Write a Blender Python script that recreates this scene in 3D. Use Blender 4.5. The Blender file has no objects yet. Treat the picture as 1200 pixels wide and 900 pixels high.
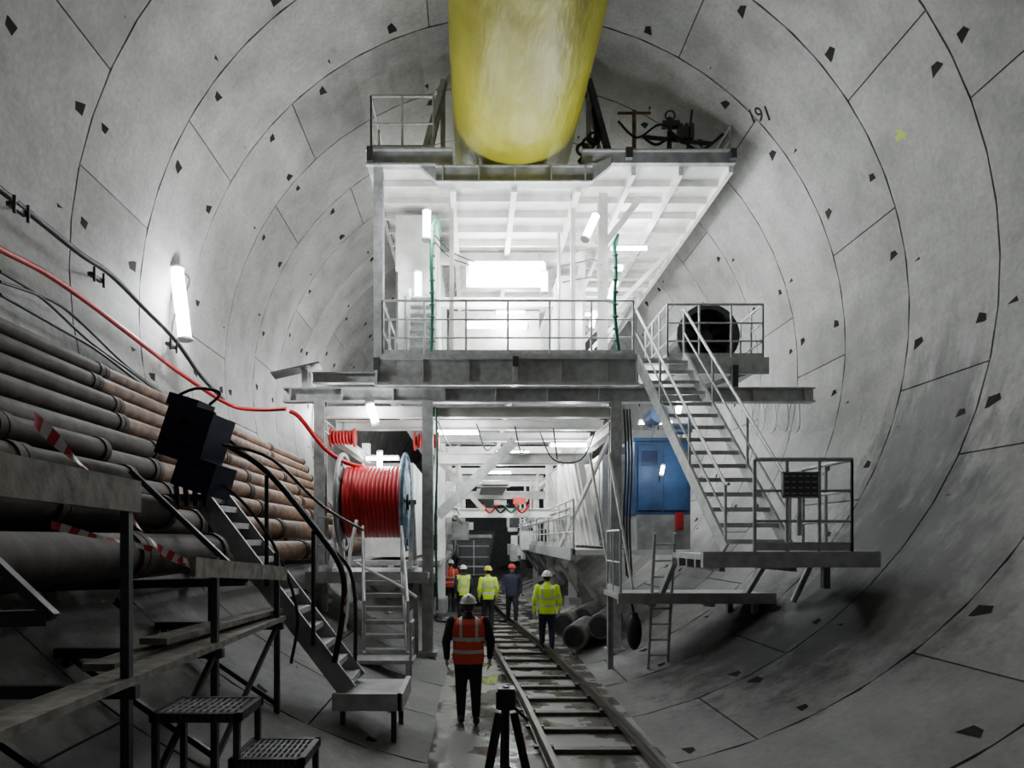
import bpy, math, random
from mathutils import Vector, Matrix
random.seed(7)
S=bpy.context.scene
COL=S.collection
R=6.55; ZC=6.55
CAM=Vector((-0.86,0,2.65))
def V(*a): return Vector(a)
def P(px,py,d):   # metric position of a photographed point at known distance d
    return V((px-555)*d/800-0.86, d, 2.65+(632-py)*d/800)
def wallpt(px,py,off=0.0):
    dx=(px-555)/800; dz=(632-py)/800; r=R-off
    a=dx*dx+dz*dz; b=2*(-0.86*dx+(2.65-ZC)*dz); c=0.86**2+(2.65-ZC)**2-r*r
    t=(-b+math.sqrt(b*b-4*a*c))/(2*a)
    return V(-0.86+dx*t,t,2.65+dz*t)
def wallx(z,off=0.0):
    return math.sqrt(max(0,(R-off)**2-(z-ZC)**2))
def floorz(x): return max(0.15, ZC-math.sqrt(R*R-x*x))

# ---------------------------------------------------------------- materials
def mat(name,col,rough=0.6,metal=0.0,noise=0.0,scale=6.0,col2=None,bump=0.0,emis=None,estr=0,spec=0.5):
    m=bpy.data.materials.new(name); m.use_nodes=True
    nt=m.node_tree; bs=nt.nodes['Principled BSDF']
    bs.inputs['Base Color'].default_value=(*col,1); bs.inputs['Roughness'].default_value=rough
    bs.inputs['Metallic'].default_value=metal
    bs.inputs['Specular IOR Level'].default_value=spec
    if emis:
        bs.inputs['Emission Color'].default_value=(*emis,1); bs.inputs['Emission Strength'].default_value=estr
    if noise>0 or col2:
        tc=nt.nodes.new('ShaderNodeTexCoord'); nz=nt.nodes.new('ShaderNodeTexNoise')
        nz.inputs['Scale'].default_value=scale; nz.inputs['Detail'].default_value=6
        nt.links.new(tc.outputs['Object'],nz.inputs['Vector'])
        cr=nt.nodes.new('ShaderNodeValToRGB')
        c2=col2 if col2 else tuple(c*(1-noise) for c in col)
        cr.color_ramp.elements[0].position=0.35; cr.color_ramp.elements[1].position=0.62
        cr.color_ramp.elements[0].color=(*c2,1); cr.color_ramp.elements[1].color=(*col,1)
        nt.links.new(nz.outputs['Fac'],cr.inputs['Fac']); nt.links.new(cr.outputs['Color'],bs.inputs['Base Color'])
        if bump>0:
            bp=nt.nodes.new('ShaderNodeBump'); bp.inputs['Strength'].default_value=bump; bp.inputs['Distance'].default_value=0.03
            nt.links.new(nz.outputs['Fac'],bp.inputs['Height']); nt.links.new(bp.outputs['Normal'],bs.inputs['Normal'])
    return m
M={}
M['white']=mat('painted_steel_white',(0.78,0.78,0.74),0.5,0,0.24,3.0)
M['grey']=mat('painted_steel_grey',(0.36,0.37,0.37),0.5,0.1,0.35,4.0)
M['dgrey']=mat('dark_steel',(0.065,0.065,0.068),0.5,0.4,0.4,5.0)
M['galv']=mat('galvanised_steel',(0.50,0.51,0.51),0.45,0.25,0.3,7.0)
M['black']=mat('black_rubber',(0.013,0.013,0.016),0.55)
M['rust']=mat('rusty_pipe_shaded',(0.062,0.040,0.030),0.7,0.0,0,4.0,(0.024,0.016,0.013),0.3,spec=.25)  # rust with the foreground shade mixed into its colour
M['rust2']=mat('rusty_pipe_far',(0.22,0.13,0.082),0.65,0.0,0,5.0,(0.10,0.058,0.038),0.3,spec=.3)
M['red']=mat('red_hose',(0.5,0.012,0.018),0.4)
M['redw']=mat('red_plastic',(0.38,0.02,0.02),0.4)
M['blue']=mat('blue_paint',(0.03,0.09,0.23),0.55,0,0.4,3.0)
M['lblue']=mat('light_blue_paint',(0.17,0.30,0.42),0.5,0,0.55,8.0)
M['dblue']=mat('dark_blue_paint',(0.014,0.02,0.06),0.4,0,0.4,6.0)
M['green']=mat('green_hose',(0.02,0.17,0.10),0.5)
M['wood']=mat('weathered_timber',(0.25,0.225,0.19),0.8,0,0,9.0,(0.12,0.105,0.09),0.3)
M['tapeR']=mat('tape_red',(0.5,0.02,0.03),0.4)
M['tapeW']=mat('tape_white',(0.7,0.67,0.65),0.4)
M['lamp']=mat('lamp_tube_glow',(1,1,1),0.4,emis=(0.93,0.99,1.0),estr=26)
M['pocket']=mat('pocket_shadow_concrete',(0.02,0.018,0.016),0.95,spec=.1)
M['ymark']=mat('yellow_green_spray_paint',(0.36,0.46,0.03),0.7)
M['joint']=mat('joint_gasket',(0.02,0.02,0.02),0.9)
M['sleeper']=mat('sleeper_steel',(0.12,0.1,0.085),0.45,0.4,0.4,6.0)
M['rail']=mat('rail_steel',(0.13,0.11,0.09),0.3,0.7,0.4,10.0)
M['board']=mat('control_board',(0.05,0.055,0.06),0.4)
M['skin']=mat('skin',(0.5,0.3,0.22),0.6)
M['hair']=mat('hair',(0.04,0.025,0.018),0.7)
M['helmet']=mat('helmet_white',(0.75,0.75,0.72),0.35)
M['helmety']=mat('helmet_yellow',(0.7,0.55,0.05),0.35)
M['helmetr']=mat('helmet_red',(0.5,0.05,0.03),0.35)
M['orange']=mat('hi_vis_orange',(0.78,0.075,0.04),0.7)
M['yellow']=mat('hi_vis_yellow',(0.62,0.85,0.03),0.7,emis=(0.6,0.9,0.02),estr=0.05)
M['refl']=mat('reflective_strip',(0.6,0.61,0.6),0.4)
M['cloth']=mat('dark_cloth',(0.018,0.018,0.022),0.85)
M['cloth2']=mat('navy_cloth',(0.025,0.03,0.055),0.85)
M['boot']=mat('rubber_boot',(0.012,0.012,0.012),0.5)
M['eye']=mat('eye',(0.02,0.02,0.02),0.3)
M['lip']=mat('lip',(0.35,0.14,0.12),0.6)
M['coil']=mat('grey_hose_coil',(0.24,0.24,0.23),0.6,0,0.5,6.0)

def duct_mat():
    m=bpy.data.materials.new('yellow_duct_vinyl'); m.use_nodes=True; nt=m.node_tree; bs=nt.nodes['Principled BSDF']
    tc=nt.nodes.new('ShaderNodeTexCoord'); mp=nt.nodes.new('ShaderNodeMapping'); mp.inputs['Scale'].default_value=(1,0.35,1)
    nz=nt.nodes.new('ShaderNodeTexNoise'); nz.inputs['Scale'].default_value=2.2; nz.inputs['Detail'].default_value=5
    nt.links.new(tc.outputs['Object'],mp.inputs['Vector']); nt.links.new(mp.outputs['Vector'],nz.inputs['Vector'])
    cr=nt.nodes.new('ShaderNodeValToRGB'); cr.color_ramp.elements[0].position=0.3; cr.color_ramp.elements[1].position=0.7
    cr.color_ramp.elements[0].color=(0.25,0.235,0.012,1); cr.color_ramp.elements[1].color=(0.36,0.335,0.025,1)
    nt.links.new(nz.outputs['Fac'],cr.inputs['Fac']); nt.links.new(cr.outputs['Color'],bs.inputs['Base Color'])
    n2=nt.nodes.new('ShaderNodeTexNoise'); n2.inputs['Scale'].default_value=5; n2.inputs['Detail'].default_value=4
    nt.links.new(mp.outputs['Vector'],n2.inputs['Vector'])
    bp=nt.nodes.new('ShaderNodeBump'); bp.inputs['Strength'].default_value=0.45; bp.inputs['Distance'].default_value=0.08
    nt.links.new(n2.outputs['Fac'],bp.inputs['Height']); nt.links.new(bp.outputs['Normal'],bs.inputs['Normal'])
    bs.inputs['Roughness'].default_value=0.5; bs.inputs['Specular IOR Level'].default_value=.3
    return m
M['duct']=duct_mat()

def concrete_mat():
    m=bpy.data.materials.new('segment_concrete'); m.use_nodes=True; nt=m.node_tree; bs=nt.nodes['Principled BSDF']
    N=nt.nodes.new; L=nt.links.new
    tc=N('ShaderNodeTexCoord')
    at=N('ShaderNodeAttribute'); at.attribute_name='tone'
    n1=N('ShaderNodeTexNoise'); n1.inputs['Scale'].default_value=0.9; n1.inputs['Detail'].default_value=8; n1.inputs['Roughness'].default_value=0.65
    L(tc.outputs['Object'],n1.inputs['Vector'])
    cr=N('ShaderNodeValToRGB'); cr.color_ramp.elements[0].position=0.32; cr.color_ramp.elements[1].position=0.68
    cr.color_ramp.elements[0].color=(0.18,0.176,0.168,1); cr.color_ramp.elements[1].color=(0.33,0.326,0.314,1)
    L(n1.outputs['Fac'],cr.inputs['Fac'])
    n2=N('ShaderNodeTexNoise'); n2.inputs['Scale'].default_value=14; n2.inputs['Detail'].default_value=6
    L(tc.outputs['Object'],n2.inputs['Vector'])
    mr=N('ShaderNodeMapRange'); mr.inputs['From Min'].default_value=0.3; mr.inputs['From Max'].default_value=0.7; mr.inputs['To Min'].default_value=0.82; mr.inputs['To Max'].default_value=1.08
    L(n2.outputs['Fac'],mr.inputs['Value'])
    mu=N('ShaderNodeMath'); mu.operation='MULTIPLY'; L(mr.outputs['Result'],mu.inputs[0]); L(at.outputs['Fac'],mu.inputs[1])
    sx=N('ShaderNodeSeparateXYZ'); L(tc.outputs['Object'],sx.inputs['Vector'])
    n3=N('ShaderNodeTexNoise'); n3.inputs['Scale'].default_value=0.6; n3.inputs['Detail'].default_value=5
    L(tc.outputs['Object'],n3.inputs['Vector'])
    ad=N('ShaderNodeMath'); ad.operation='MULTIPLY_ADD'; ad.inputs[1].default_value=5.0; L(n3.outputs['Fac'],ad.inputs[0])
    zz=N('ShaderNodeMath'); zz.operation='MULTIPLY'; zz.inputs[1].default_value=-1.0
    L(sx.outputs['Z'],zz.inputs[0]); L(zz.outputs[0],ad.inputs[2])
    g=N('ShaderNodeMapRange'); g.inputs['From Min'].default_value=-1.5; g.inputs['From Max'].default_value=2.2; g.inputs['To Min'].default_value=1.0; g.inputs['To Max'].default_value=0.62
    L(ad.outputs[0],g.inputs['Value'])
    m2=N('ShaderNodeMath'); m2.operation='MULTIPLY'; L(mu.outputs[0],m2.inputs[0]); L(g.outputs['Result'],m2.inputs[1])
    last=m2
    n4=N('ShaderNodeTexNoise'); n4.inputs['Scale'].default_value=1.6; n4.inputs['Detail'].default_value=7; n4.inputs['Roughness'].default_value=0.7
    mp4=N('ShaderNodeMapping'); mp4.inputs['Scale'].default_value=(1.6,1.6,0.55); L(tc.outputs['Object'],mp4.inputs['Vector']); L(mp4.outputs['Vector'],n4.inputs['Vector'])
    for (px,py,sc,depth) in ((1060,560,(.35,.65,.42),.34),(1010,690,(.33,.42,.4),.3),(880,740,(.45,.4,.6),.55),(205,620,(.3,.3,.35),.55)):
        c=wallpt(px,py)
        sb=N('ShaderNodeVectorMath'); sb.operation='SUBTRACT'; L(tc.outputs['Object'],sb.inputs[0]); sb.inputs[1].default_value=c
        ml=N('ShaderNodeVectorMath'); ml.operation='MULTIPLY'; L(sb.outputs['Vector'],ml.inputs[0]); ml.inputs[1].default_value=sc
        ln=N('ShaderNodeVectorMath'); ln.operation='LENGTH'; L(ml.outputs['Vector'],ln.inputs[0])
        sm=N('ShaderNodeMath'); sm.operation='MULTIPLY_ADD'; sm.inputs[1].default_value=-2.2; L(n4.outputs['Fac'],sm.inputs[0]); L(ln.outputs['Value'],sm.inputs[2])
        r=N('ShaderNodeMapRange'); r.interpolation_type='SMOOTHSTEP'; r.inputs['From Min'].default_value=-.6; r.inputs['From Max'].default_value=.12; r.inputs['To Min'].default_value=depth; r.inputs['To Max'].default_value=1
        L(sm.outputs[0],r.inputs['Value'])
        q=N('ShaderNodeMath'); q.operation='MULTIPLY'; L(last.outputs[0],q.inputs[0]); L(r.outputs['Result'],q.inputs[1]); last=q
    vm=N('ShaderNodeVectorMath'); vm.operation='SCALE'; L(cr.outputs['Color'],vm.inputs[0]); L(last.outputs[0],vm.inputs['Scale'])
    L(vm.outputs['Vector'],bs.inputs['Base Color'])
    bp=N('ShaderNodeBump'); bp.inputs['Strength'].default_value=0.2; bp.inputs['Distance'].default_value=0.02
    L(n2.outputs['Fac'],bp.inputs['Height']); L(bp.outputs['Normal'],bs.inputs['Normal'])
    bs.inputs['Roughness'].default_value=0.7
    return m
M['concrete']=concrete_mat()
def floor_mat():
    m=bpy.data.materials.new('wet_concrete_floor'); m.use_nodes=True; nt=m.node_tree; bs=nt.nodes['Principled BSDF']
    N=nt.nodes.new; L=nt.links.new; tc=N('ShaderNodeTexCoord')
    n1=N('ShaderNodeTexNoise'); n1.inputs['Scale'].default_value=1.6; n1.inputs['Detail'].default_value=8; L(tc.outputs['Object'],n1.inputs['Vector'])
    cr=N('ShaderNodeValToRGB'); cr.color_ramp.elements[0].position=0.38; cr.color_ramp.elements[1].position=0.6
    cr.color_ramp.elements[0].color=(0.11,0.105,0.09,1); cr.color_ramp.elements[1].color=(0.28,0.27,0.25,1)
    L(n1.outputs['Fac'],cr.inputs['Fac']); L(cr.outputs['Color'],bs.inputs['Base Color'])
    mr=N('ShaderNodeMapRange'); mr.inputs['From Min'].default_value=0.46; mr.inputs['From Max'].default_value=0.58; mr.inputs['To Min'].default_value=0.06; mr.inputs['To Max'].default_value=0.6
    L(n1.outputs['Fac'],mr.inputs['Value']); L(mr.outputs['Result'],bs.inputs['Roughness'])
    bp=N('ShaderNodeBump'); bp.inputs['Strength'].default_value=0.2; bp.inputs['Distance'].default_value=0.02
    L(n1.outputs['Fac'],bp.inputs['Height']); L(bp.outputs['Normal'],bs.inputs['Normal'])
    return m
M['floor']=floor_mat()

# ---------------------------------------------------------------- builder
def frame(d,up=V(0,0,1)):
    d=d.normalized()
    if abs(d.dot(up))>0.98: up=V(0,1,0)
    s=d.cross(up).normalized(); u=s.cross(d).normalized()
    return s,u,d
def catmull(pts,n=6):
    out=[]; k=len(pts)
    for i in range(k-1):
        p0=pts[max(i-1,0)];p1=pts[i];p2=pts[i+1];p3=pts[min(i+2,k-1)]
        for j in range(n):
            t=j/n
            out.append(0.5*((2*p1)+(p2-p0)*t+(2*p0-5*p1+4*p2-p3)*t*t+(3*p1-p0-3*p2+p3)*t**3))
    out.append(pts[-1].copy()); return out
class B:
    def __init__(s,name,parent=None):
        s.name=name;s.v=[];s.f=[];s.m=[];s.sm=[];s.mats=[];s.parent=parent
    def mi(s,k):
        if k not in s.mats: s.mats.append(k)
        return s.mats.index(k)
    def add(s,vs,fs,k,smooth=False):
        o=len(s.v); s.v+= [tuple(x) for x in vs]; i=s.mi(k)
        for f in fs: s.f.append([o+a for a in f]); s.m.append(i); s.sm.append(smooth)
    def hexa(s,c,k):
        s.add(c,[(0,3,2,1),(4,5,6,7),(0,1,5,4),(1,2,6,5),(2,3,7,6),(3,0,4,7)],k)
    def bb(s,x0,x1,y0,y1,z0,z1,k):
        s.hexa([V(x0,y0,z0),V(x1,y0,z0),V(x1,y1,z0),V(x0,y1,z0),V(x0,y0,z1),V(x1,y0,z1),V(x1,y1,z1),V(x0,y1,z1)],k)
    def box(s,c,sz,k,rot=None):
        vs=[]
        for dz in(-.5,.5):
            for dx,dy in((-.5,-.5),(.5,-.5),(.5,.5),(-.5,.5)):
                p=V(dx*sz[0],dy*sz[1],dz*sz[2])
                if rot is not None: p=rot@p
                vs.append(V(*c)+p)
        s.hexa(vs,k)
    def beam(s,a,b,w,h,k):
        a=V(*a);b=V(*b); sd,u,d=frame(b-a)
        c=[]
        for p in(a,b):
            c+= [p-sd*w/2-u*h/2,p+sd*w/2-u*h/2,p+sd*w/2+u*h/2,p-sd*w/2+u*h/2]
        s.hexa(c,k)
    def ibeam(s,a,b,w,h,k,t=0.02):
        a=V(*a);b=V(*b); sd,u,d=frame(b-a)
        s.beam(a+u*(h/2-t/2),b+u*(h/2-t/2),w,t,k); s.beam(a-u*(h/2-t/2),b-u*(h/2-t/2),w,t,k)
        s.beam(a,b,t,h-2*t,k)
    def tube(s,a,b,r,k,n=8,r2=None):
        a=V(*a);b=V(*b); r2=r if r2 is None else r2
        sd,u,d=frame(b-a); vs=[]
        for p,q in((a,r),(b,r2)):
            for i in range(n):
                t=2*math.pi*i/n; vs.append(p+sd*math.cos(t)*q+u*math.sin(t)*q)
        s.add(vs,[(i,(i+1)%n,n+(i+1)%n,n+i) for i in range(n)],k,True)
        s.add(vs,[tuple(range(n))[::-1],tuple(range(n,2*n))],k)
    def path(s,pts,r,k,n=6,sub=5,closed=False):
        pts=[V(*p) for p in pts]
        if sub>1 and len(pts)>2: pts=catmull(pts,sub)
        vs=[];u=None
        for i,p in enumerate(pts):
            d=(pts[min(i+1,len(pts)-1)]-pts[max(i-1,0)]).normalized()
            if u is None: sd,u,_=frame(d)
            else:
                u=(u-d*u.dot(d)).normalized(); sd=d.cross(u).normalized()
            for j in range(n):
                t=2*math.pi*j/n; vs.append(p+sd*math.cos(t)*r+u*math.sin(t)*r)
        fs=[]
        for i in range(len(pts)-1):
            for j in range(n): fs.append((i*n+j,i*n+(j+1)%n,(i+1)*n+(j+1)%n,(i+1)*n+j))
        s.add(vs,fs,k,True)
        s.add(vs,[tuple(range(n))[::-1],tuple(range(len(vs)-n,len(vs)))],k)
    def ring(s,c,axis,Rr,r,k,n=32,m=8):
        sd,u,d=frame(V(*axis)); c=V(*c); vs=[]
        for i in range(n):
            t=2*math.pi*i/n; o=sd*math.cos(t)+u*math.sin(t)
            for j in range(m):
                q=2*math.pi*j/m; vs.append(c+o*(Rr+r*math.cos(q))+d*r*math.sin(q))
        s.add(vs,[(i*m+j,((i+1)%n)*m+j,((i+1)%n)*m+(j+1)%m,i*m+(j+1)%m) for i in range(n) for j in range(m)],k,True)
    def ball(s,c,r,k,n=12,m=8,rz=None,ry=None):
        c=V(*c);vs=[];rz=rz or r;ry=ry or r
        for i in range(m+1):
            a=math.pi*i/m
            for j in range(n):
                t=2*math.pi*j/n; vs.append(c+V(r*math.sin(a)*math.cos(t),ry*math.sin(a)*math.sin(t),rz*math.cos(a)))
        s.add(vs,[(i*n+j,(i+1)*n+j,(i+1)*n+(j+1)%n,i*n+(j+1)%n) for i in range(m) for j in range(n)],k,True)
    def rail(s,pts,h,k,step=1.1,r=0.024,mids=(0.5,),up=V(0,0,1)):
        pts=[V(*p) for p in pts]
        for a,b in zip(pts,pts[1:]):
            n=max(1,round((b-a).length/step))
            for i in range(n+1):
                p=a.lerp(b,i/n); s.tube(p,p+up*h,r,k,6)
            s.tube(a+up*h,b+up*h,r*1.1,k,6)
            for q in mids: s.tube(a+up*h*q,b+up*h*q,r*0.8,k,6)
            s.beam(a+up*0.07,b+up*0.07,0.012,0.12,k)
    def done(s):
        me=bpy.data.meshes.new(s.name); me.from_pydata(s.v,[],s.f)
        for k in s.mats: me.materials.append(M[k])
        me.polygons.foreach_set('material_index',s.m); me.polygons.foreach_set('use_smooth',s.sm)
        me.update(); o=bpy.data.objects.new(s.name,me); COL.objects.link(o)
        if s.parent: o.parent=s.parent
        return o
def empty(name,loc=(0,0,0),rz=0):
    e=bpy.data.objects.new(name,None); COL.objects.link(e); e.location=loc; e.rotation_euler=(0,0,rz); e.empty_display_size=0.3
    return e

# ---------------------------------------------------------------- tunnel lining
Y0,Y1=-14.4,61.6
def lining():
    vs=[];fs=[];tone=[];mi=[]
    nseg=8; gap=0.02; sub=7; k=0
    y=Y0
    def cp(r,a,y): return (r*math.sin(a),y,ZC-r*math.cos(a))
    pk=B('bolt_pockets')
    while y<Y1-0.1:
        off=(0.18 if k%2 else 0.18+math.pi/nseg)+ (k%3)*0.09
        for sgi in range(nseg):
            a0=off+2*math.pi*sgi/nseg+.011/R; a1=off+2*math.pi*(sgi+1)/nseg-.011/R
            t=random.uniform(0.82,1.16); o=len(vs)  # random segment tone, spread widened to paint in bands of light and shadow
            ya,yb=y+gap,y+2.0-gap*.5
            for i in range(sub+1):
                a=a0+(a1-a0)*i/sub
                vs+= [cp(R+0.06,a,ya),cp(R,a,ya),cp(R,a,yb),cp(R+0.06,a,yb)]
            for i in range(sub):
                q=o+4*i
                for j in range(3): fs.append((q+j,q+j+1,q+4+j+1,q+4+j)); tone.append(t);mi.append(0)
            fs.append((o,o+1,o+2,o+3)); fs.append((o+4*sub,o+4*sub+3,o+4*sub+2,o+4*sub+1)); tone+=[t,t];mi+=[0,0]
            if 1<y<36:
                def tri(ac,yc,kind):
                    r=R-0.004
                    g=random.uniform(.8,1.15); w=0.12*g
                    if kind==0: pts=[(-w,-.13*g),(w,-.05),(w*0.5,.12*g),(-w*.6,.07)]
                    elif kind==1: pts=[(-w*.9,-.04),(w,-.14*g),(w,.07),(-w*0.2,.13*g)]
                    elif kind==2: pts=[(-.2*g,-w*.55),(.16*g,-w*.5),(.2*g,w*.2),(-.12,w*.6)]
                    elif kind==4: pts=[(-w,-.06),(w,-.1*g),(.02,.15*g)]
                    else: pts=[(.055*math.cos(u*math.pi/4),.055*math.sin(u*math.pi/4)) for u in range(8)]
                    c=[V(*cp(r,ac+p[1]/R,yc+p[0])) for p in pts]
                    pk.add(c,[tuple(range(len(c)))],'pocket')
                span=a1-a0
                for fr in (0.13,0.38,0.62,0.87):
                    tri(a0+span*fr,y+0.30,0 if fr<.6 else 4)
                    tri(a0+span*(fr+.02),y+1.70,1 if fr<.6 else 4)
                tri(a0+span*0.045,y+0.95,2)
                tri(a0+span*0.955,y+1.15,2)
                tri(a0+span*0.33,y+1.0,3); tri(a0+span*0.67,y+1.0,3)
        y+=2.0;k+=1
    o=len(vs); n=64
    for yy in(Y0,Y1):
        for i in range(n):
            vs.append(cp(R+0.05,2*math.pi*i/n,yy))
    for i in range(n): fs.append((o+i,o+(i+1)%n,o+n+(i+1)%n,o+n+i)); tone.append(1); mi.append(1)
    me=bpy.data.meshes.new('wall_tunnel_lining'); me.from_pydata(vs,[],fs)
    me.materials.append(M['concrete']); me.materials.append(M['joint']); me.polygons.foreach_set('material_index',mi)
    at=me.attributes.new('tone','FLOAT','FACE'); at.data.foreach_set('value',tone)
    me.polygons.foreach_set('use_smooth',[False]*len(fs))
    ob=bpy.data.objects.new('wall_tunnel_lining',me); COL.objects.link(ob)
    pko=pk.done(); pko.parent=ob
    def onwall(px,py,a,b,off=0.012):
        p=wallpt(px,py,off); n=V(-p.x,0,ZC-p.z).normalized(); circ=V(0,1,0).cross(n).normalized()
        if circ.x<0 and p.x>0 and p.z>ZC: circ=-circ
        x=(V(0,-1,0)*a+circ*b).normalized(); yv=n.cross(x)
        return Matrix.Translation(p)@Matrix((x,yv,n)).transposed().to_4x4()
    cu=bpy.data.curves.new('ring_number','FONT'); cu.body='191'; cu.size=.42; cu.align_x='CENTER'; cu.align_y='CENTER'; cu.extrude=0.002; cu.offset=.002
    cu.materials.append(M['pocket'])
    t=bpy.data.objects.new('ring_number',cu); COL.objects.link(t); t.matrix_world=onwall(890,135,.8,.55); t.parent=ob
    y=B('spray_mark'); m=onwall(1055,158,1,.2)
    def q(pts): y.add([m@V(a,b,0) for a,b in pts],[tuple(range(len(pts)))],'ymark')
    q([(-.11,-.08),(.02,-.05),(.09,-.12),(.11,.0),(.05,.03),(.09,.11),(.02,.07),(-.07,.12),(-.04,.03),(-.12,.02)])
    y.done().parent=ob
lining()
w=B('wall_back'); n=48
w.add([V(R*1.01*math.sin(2*math.pi*i/n),Y0+.05,ZC-R*1.01*math.cos(2*math.pi*i/n)) for i in range(n)],[tuple(range(n))],'dgrey'); w.done()
w=B('wall_front')
w.add([V(R*1.01*math.sin(2*math.pi*i/n),Y1-.05,ZC-R*1.01*math.cos(2*math.pi*i/n)) for i in range(n)],[tuple(range(n))],'dgrey'); w.done()
f=B('floor'); hw=math.sqrt(R*R-(ZC-0.15)**2)
f.add([V(-hw,Y0,.15),V(hw,Y0,.15),V(hw,Y1,.15),V(-hw,Y1,.15)],[(0,1,2,3)],'floor'); f.done()

# ---------------------------------------------------------------- duct
def duct():
    b=B('ventilation_duct'); vs=[];fs=[];n=48; ys=[-8+0.25*i for i in range(int(36/0.25)+1)]
    for i,y in enumerate(ys):
        seam=0.985 if (i%12==0) else 1.0
        for j in range(n):
            a=2*math.pi*j/n
            r=1.34*seam*(1+0.004*math.sin(3*a+y*1.3)+0.003*math.sin(7*a-y*2.1))
            vs.append(V(0.04+r*math.cos(a),y,11.72+r*math.sin(a)*0.99))
    for i in range(len(ys)-1):
        for j in range(n): fs.append((i*n+j,i*n+(j+1)%n,(i+1)*n+(j+1)%n,(i+1)*n+j))
    b.add(vs,fs,'duct',True)
    b.add([vs[j] for j in range(n)],[tuple(range(n))],'duct'); b.add(vs[-n:],[tuple(range(n))],'duct')
    b.done()
duct()

# ---------------------------------------------------------------- track
def trackx(y):
    pts=[(-6,0.62),(7,0.57),(10,.46),(15,.17),(18,-.12),(22,-.5),(26,-.72),(34,-.8)]
    for (a,b),(c,d) in zip(pts,pts[1:]):
        if a<=y<=c: return b+(d-b)*(y-a)/(c-a)
    return -.8
tr=B('railway_track')
ys=[-6+i for i in range(41)]
for sgn in(-1,1):
    for y0,y1 in zip(ys,ys[1:]):
        a=V(trackx(y0)+sgn*.57,y0,.26);b=V(trackx(y1)+sgn*.57,y1,.26)
        tr.beam(a+V(0,0,.05),b+V(0,0,.05),.065,.035,'rail'); tr.beam(a,b,.02,.1,'rail'); tr.beam(a-V(0,0,.045),b-V(0,0,.045),.12,.02,'rail')
y=-5.6
while y<34:
    x=trackx(y); tr.bb(x-.62,x+.62,y-.06,y+.06,.152,.205,'sleeper')
    for sgn in(-1,1):
        for e in(-.09,.09): tr.box((x+sgn*.57+e,y,.22),(.05,.09,.035),'dgrey')
    y+=0.85
tr.done()

# ---------------------------------------------------------------- lamps
def lamp(p,d,L=1.2,power=60,off=V(0,-0.15,-0.1),r=0.05):
    p=V(*p); d=V(*d).normalized(); b=B('fluorescent_lamp')
    a,c=p-d*L/2,p+d*L/2
    b.tube(a,c,r,'lamp',10); b.tube(a-d*.04,a,r*1.25,'grey',10); b.tube(c,c+d*.04,r*1.25,'grey',10)
    bk=-off.normalized()*(r+.02)
    b.beam(a+bk,c+bk,.03,.07,'grey')
    o=b.done()
    if power>0:
        l=bpy.data.lights.new('lamp_light','POINT'); l.energy=power; l.shadow_soft_size=0.15; l.color=(0.94,0.985,1.0)
        lo=bpy.data.objects.new('lamp_light',l); COL.objects.link(lo); lo.location=p+off; lo.parent=o
    return o
# ---------------------------------------------------------------- gantry
G=empty('backup_gantry')
rd=B('roof_deck',G)
rd.bb(-1.6,1.55,14.15,14.4,10.05,10.36,'grey')
rd.bb(-1.65,1.6,14.1,14.45,10.36,10.39,'galv'); rd.bb(-1.65,1.6,14.08,14.15,10.03,10.06,'galv')
for x in(-1.5,-.75,0,.75,1.45): rd.bb(x-.015,x+.015,14.08,14.15,10.07,10.35,'grey')
rd.bb(-3.05,-1.35,14.3,26,10.52,10.56,'white'); rd.bb(-3.08,-1.3,14.2,14.35,10.42,10.75,'grey'); rd.bb(-3.08,-2.98,14.35,26,10.42,10.75,'grey')
rd.bb(-3.1,-1.3,14.12,14.2,10.72,10.76,'galv'); rd.bb(-3.1,-1.3,14.12,14.2,10.4,10.44,'galv')
rd.bb(-1.4,-1.3,14.35,26,10.36,10.66,'grey')
rd.hexa([V(-2.0,14.16,10.42),V(-1.6,14.16,10.05),V(-1.6,14.3,10.05),V(-2.0,14.3,10.42),V(-2.0,14.16,10.5),V(-1.6,14.16,10.38),V(-1.6,14.3,10.38),V(-2.0,14.3,10.5)],'grey')
rd.hexa([V(1.55,14.16,10.05),V(2.0,14.16,10.42),V(2.0,14.3,10.42),V(1.55,14.3,10.05),V(1.55,14.16,10.38),V(2.0,14.16,10.6),V(2.0,14.3,10.6),V(1.55,14.3,10.38)],'grey')
rd.bb(1.4,4.55,14.3,26,10.52,10.56,'white'); rd.bb(1.4,4.6,14.2,14.35,10.48,10.72,'grey'); rd.bb(4.5,4.6,14.35,26,10.36,10.72,'white')
rd.bb(1.4,4.62,14.12,14.2,10.7,10.73,'galv'); rd.box((2.35,14.1,10.62),(.14,.1,.22),'dgrey'); rd.box((-3.0,14.1,10.6),(.12,.1,.3),'dgrey'); rd.box((4.5,14.1,10.6),(.12,.12,.2),'dgrey')
for x in(1.45,2.5,3.5): rd.bb(x-.05,x+.05,14.35,26,10.3,10.52,'white')
y=15.0
while y<26:
    rd.bb(1.45,4.5,y-.04,y+.04,10.38,10.52,'white'); rd.bb(-3,-1.4,y-.04,y+.04,10.38,10.52,'white'); rd.bb(-1.3,1.4,y-.04,y+.04,10.05,10.2,'white')
    y+=0.75
rd.bb(-1.35,1.42,14.4,26,10.2,10.25,'white')
for x in(-1.3,0,1.35): rd.bb(x-.06,x+.06,14.4,26,9.98,10.2,'white')
rd.rail([(-3.0,14.25,10.75),(-1.7,14.25,10.75)],1.15,'galv',0.65)
rd.rail([(-3.0,14.25,10.75),(-3.0,20,10.75)],1.15,'galv',1.2)
rd.rail([(4.5,14.25,10.72),(4.5,20,10.72)],0.55,'galv',1.2)
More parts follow.
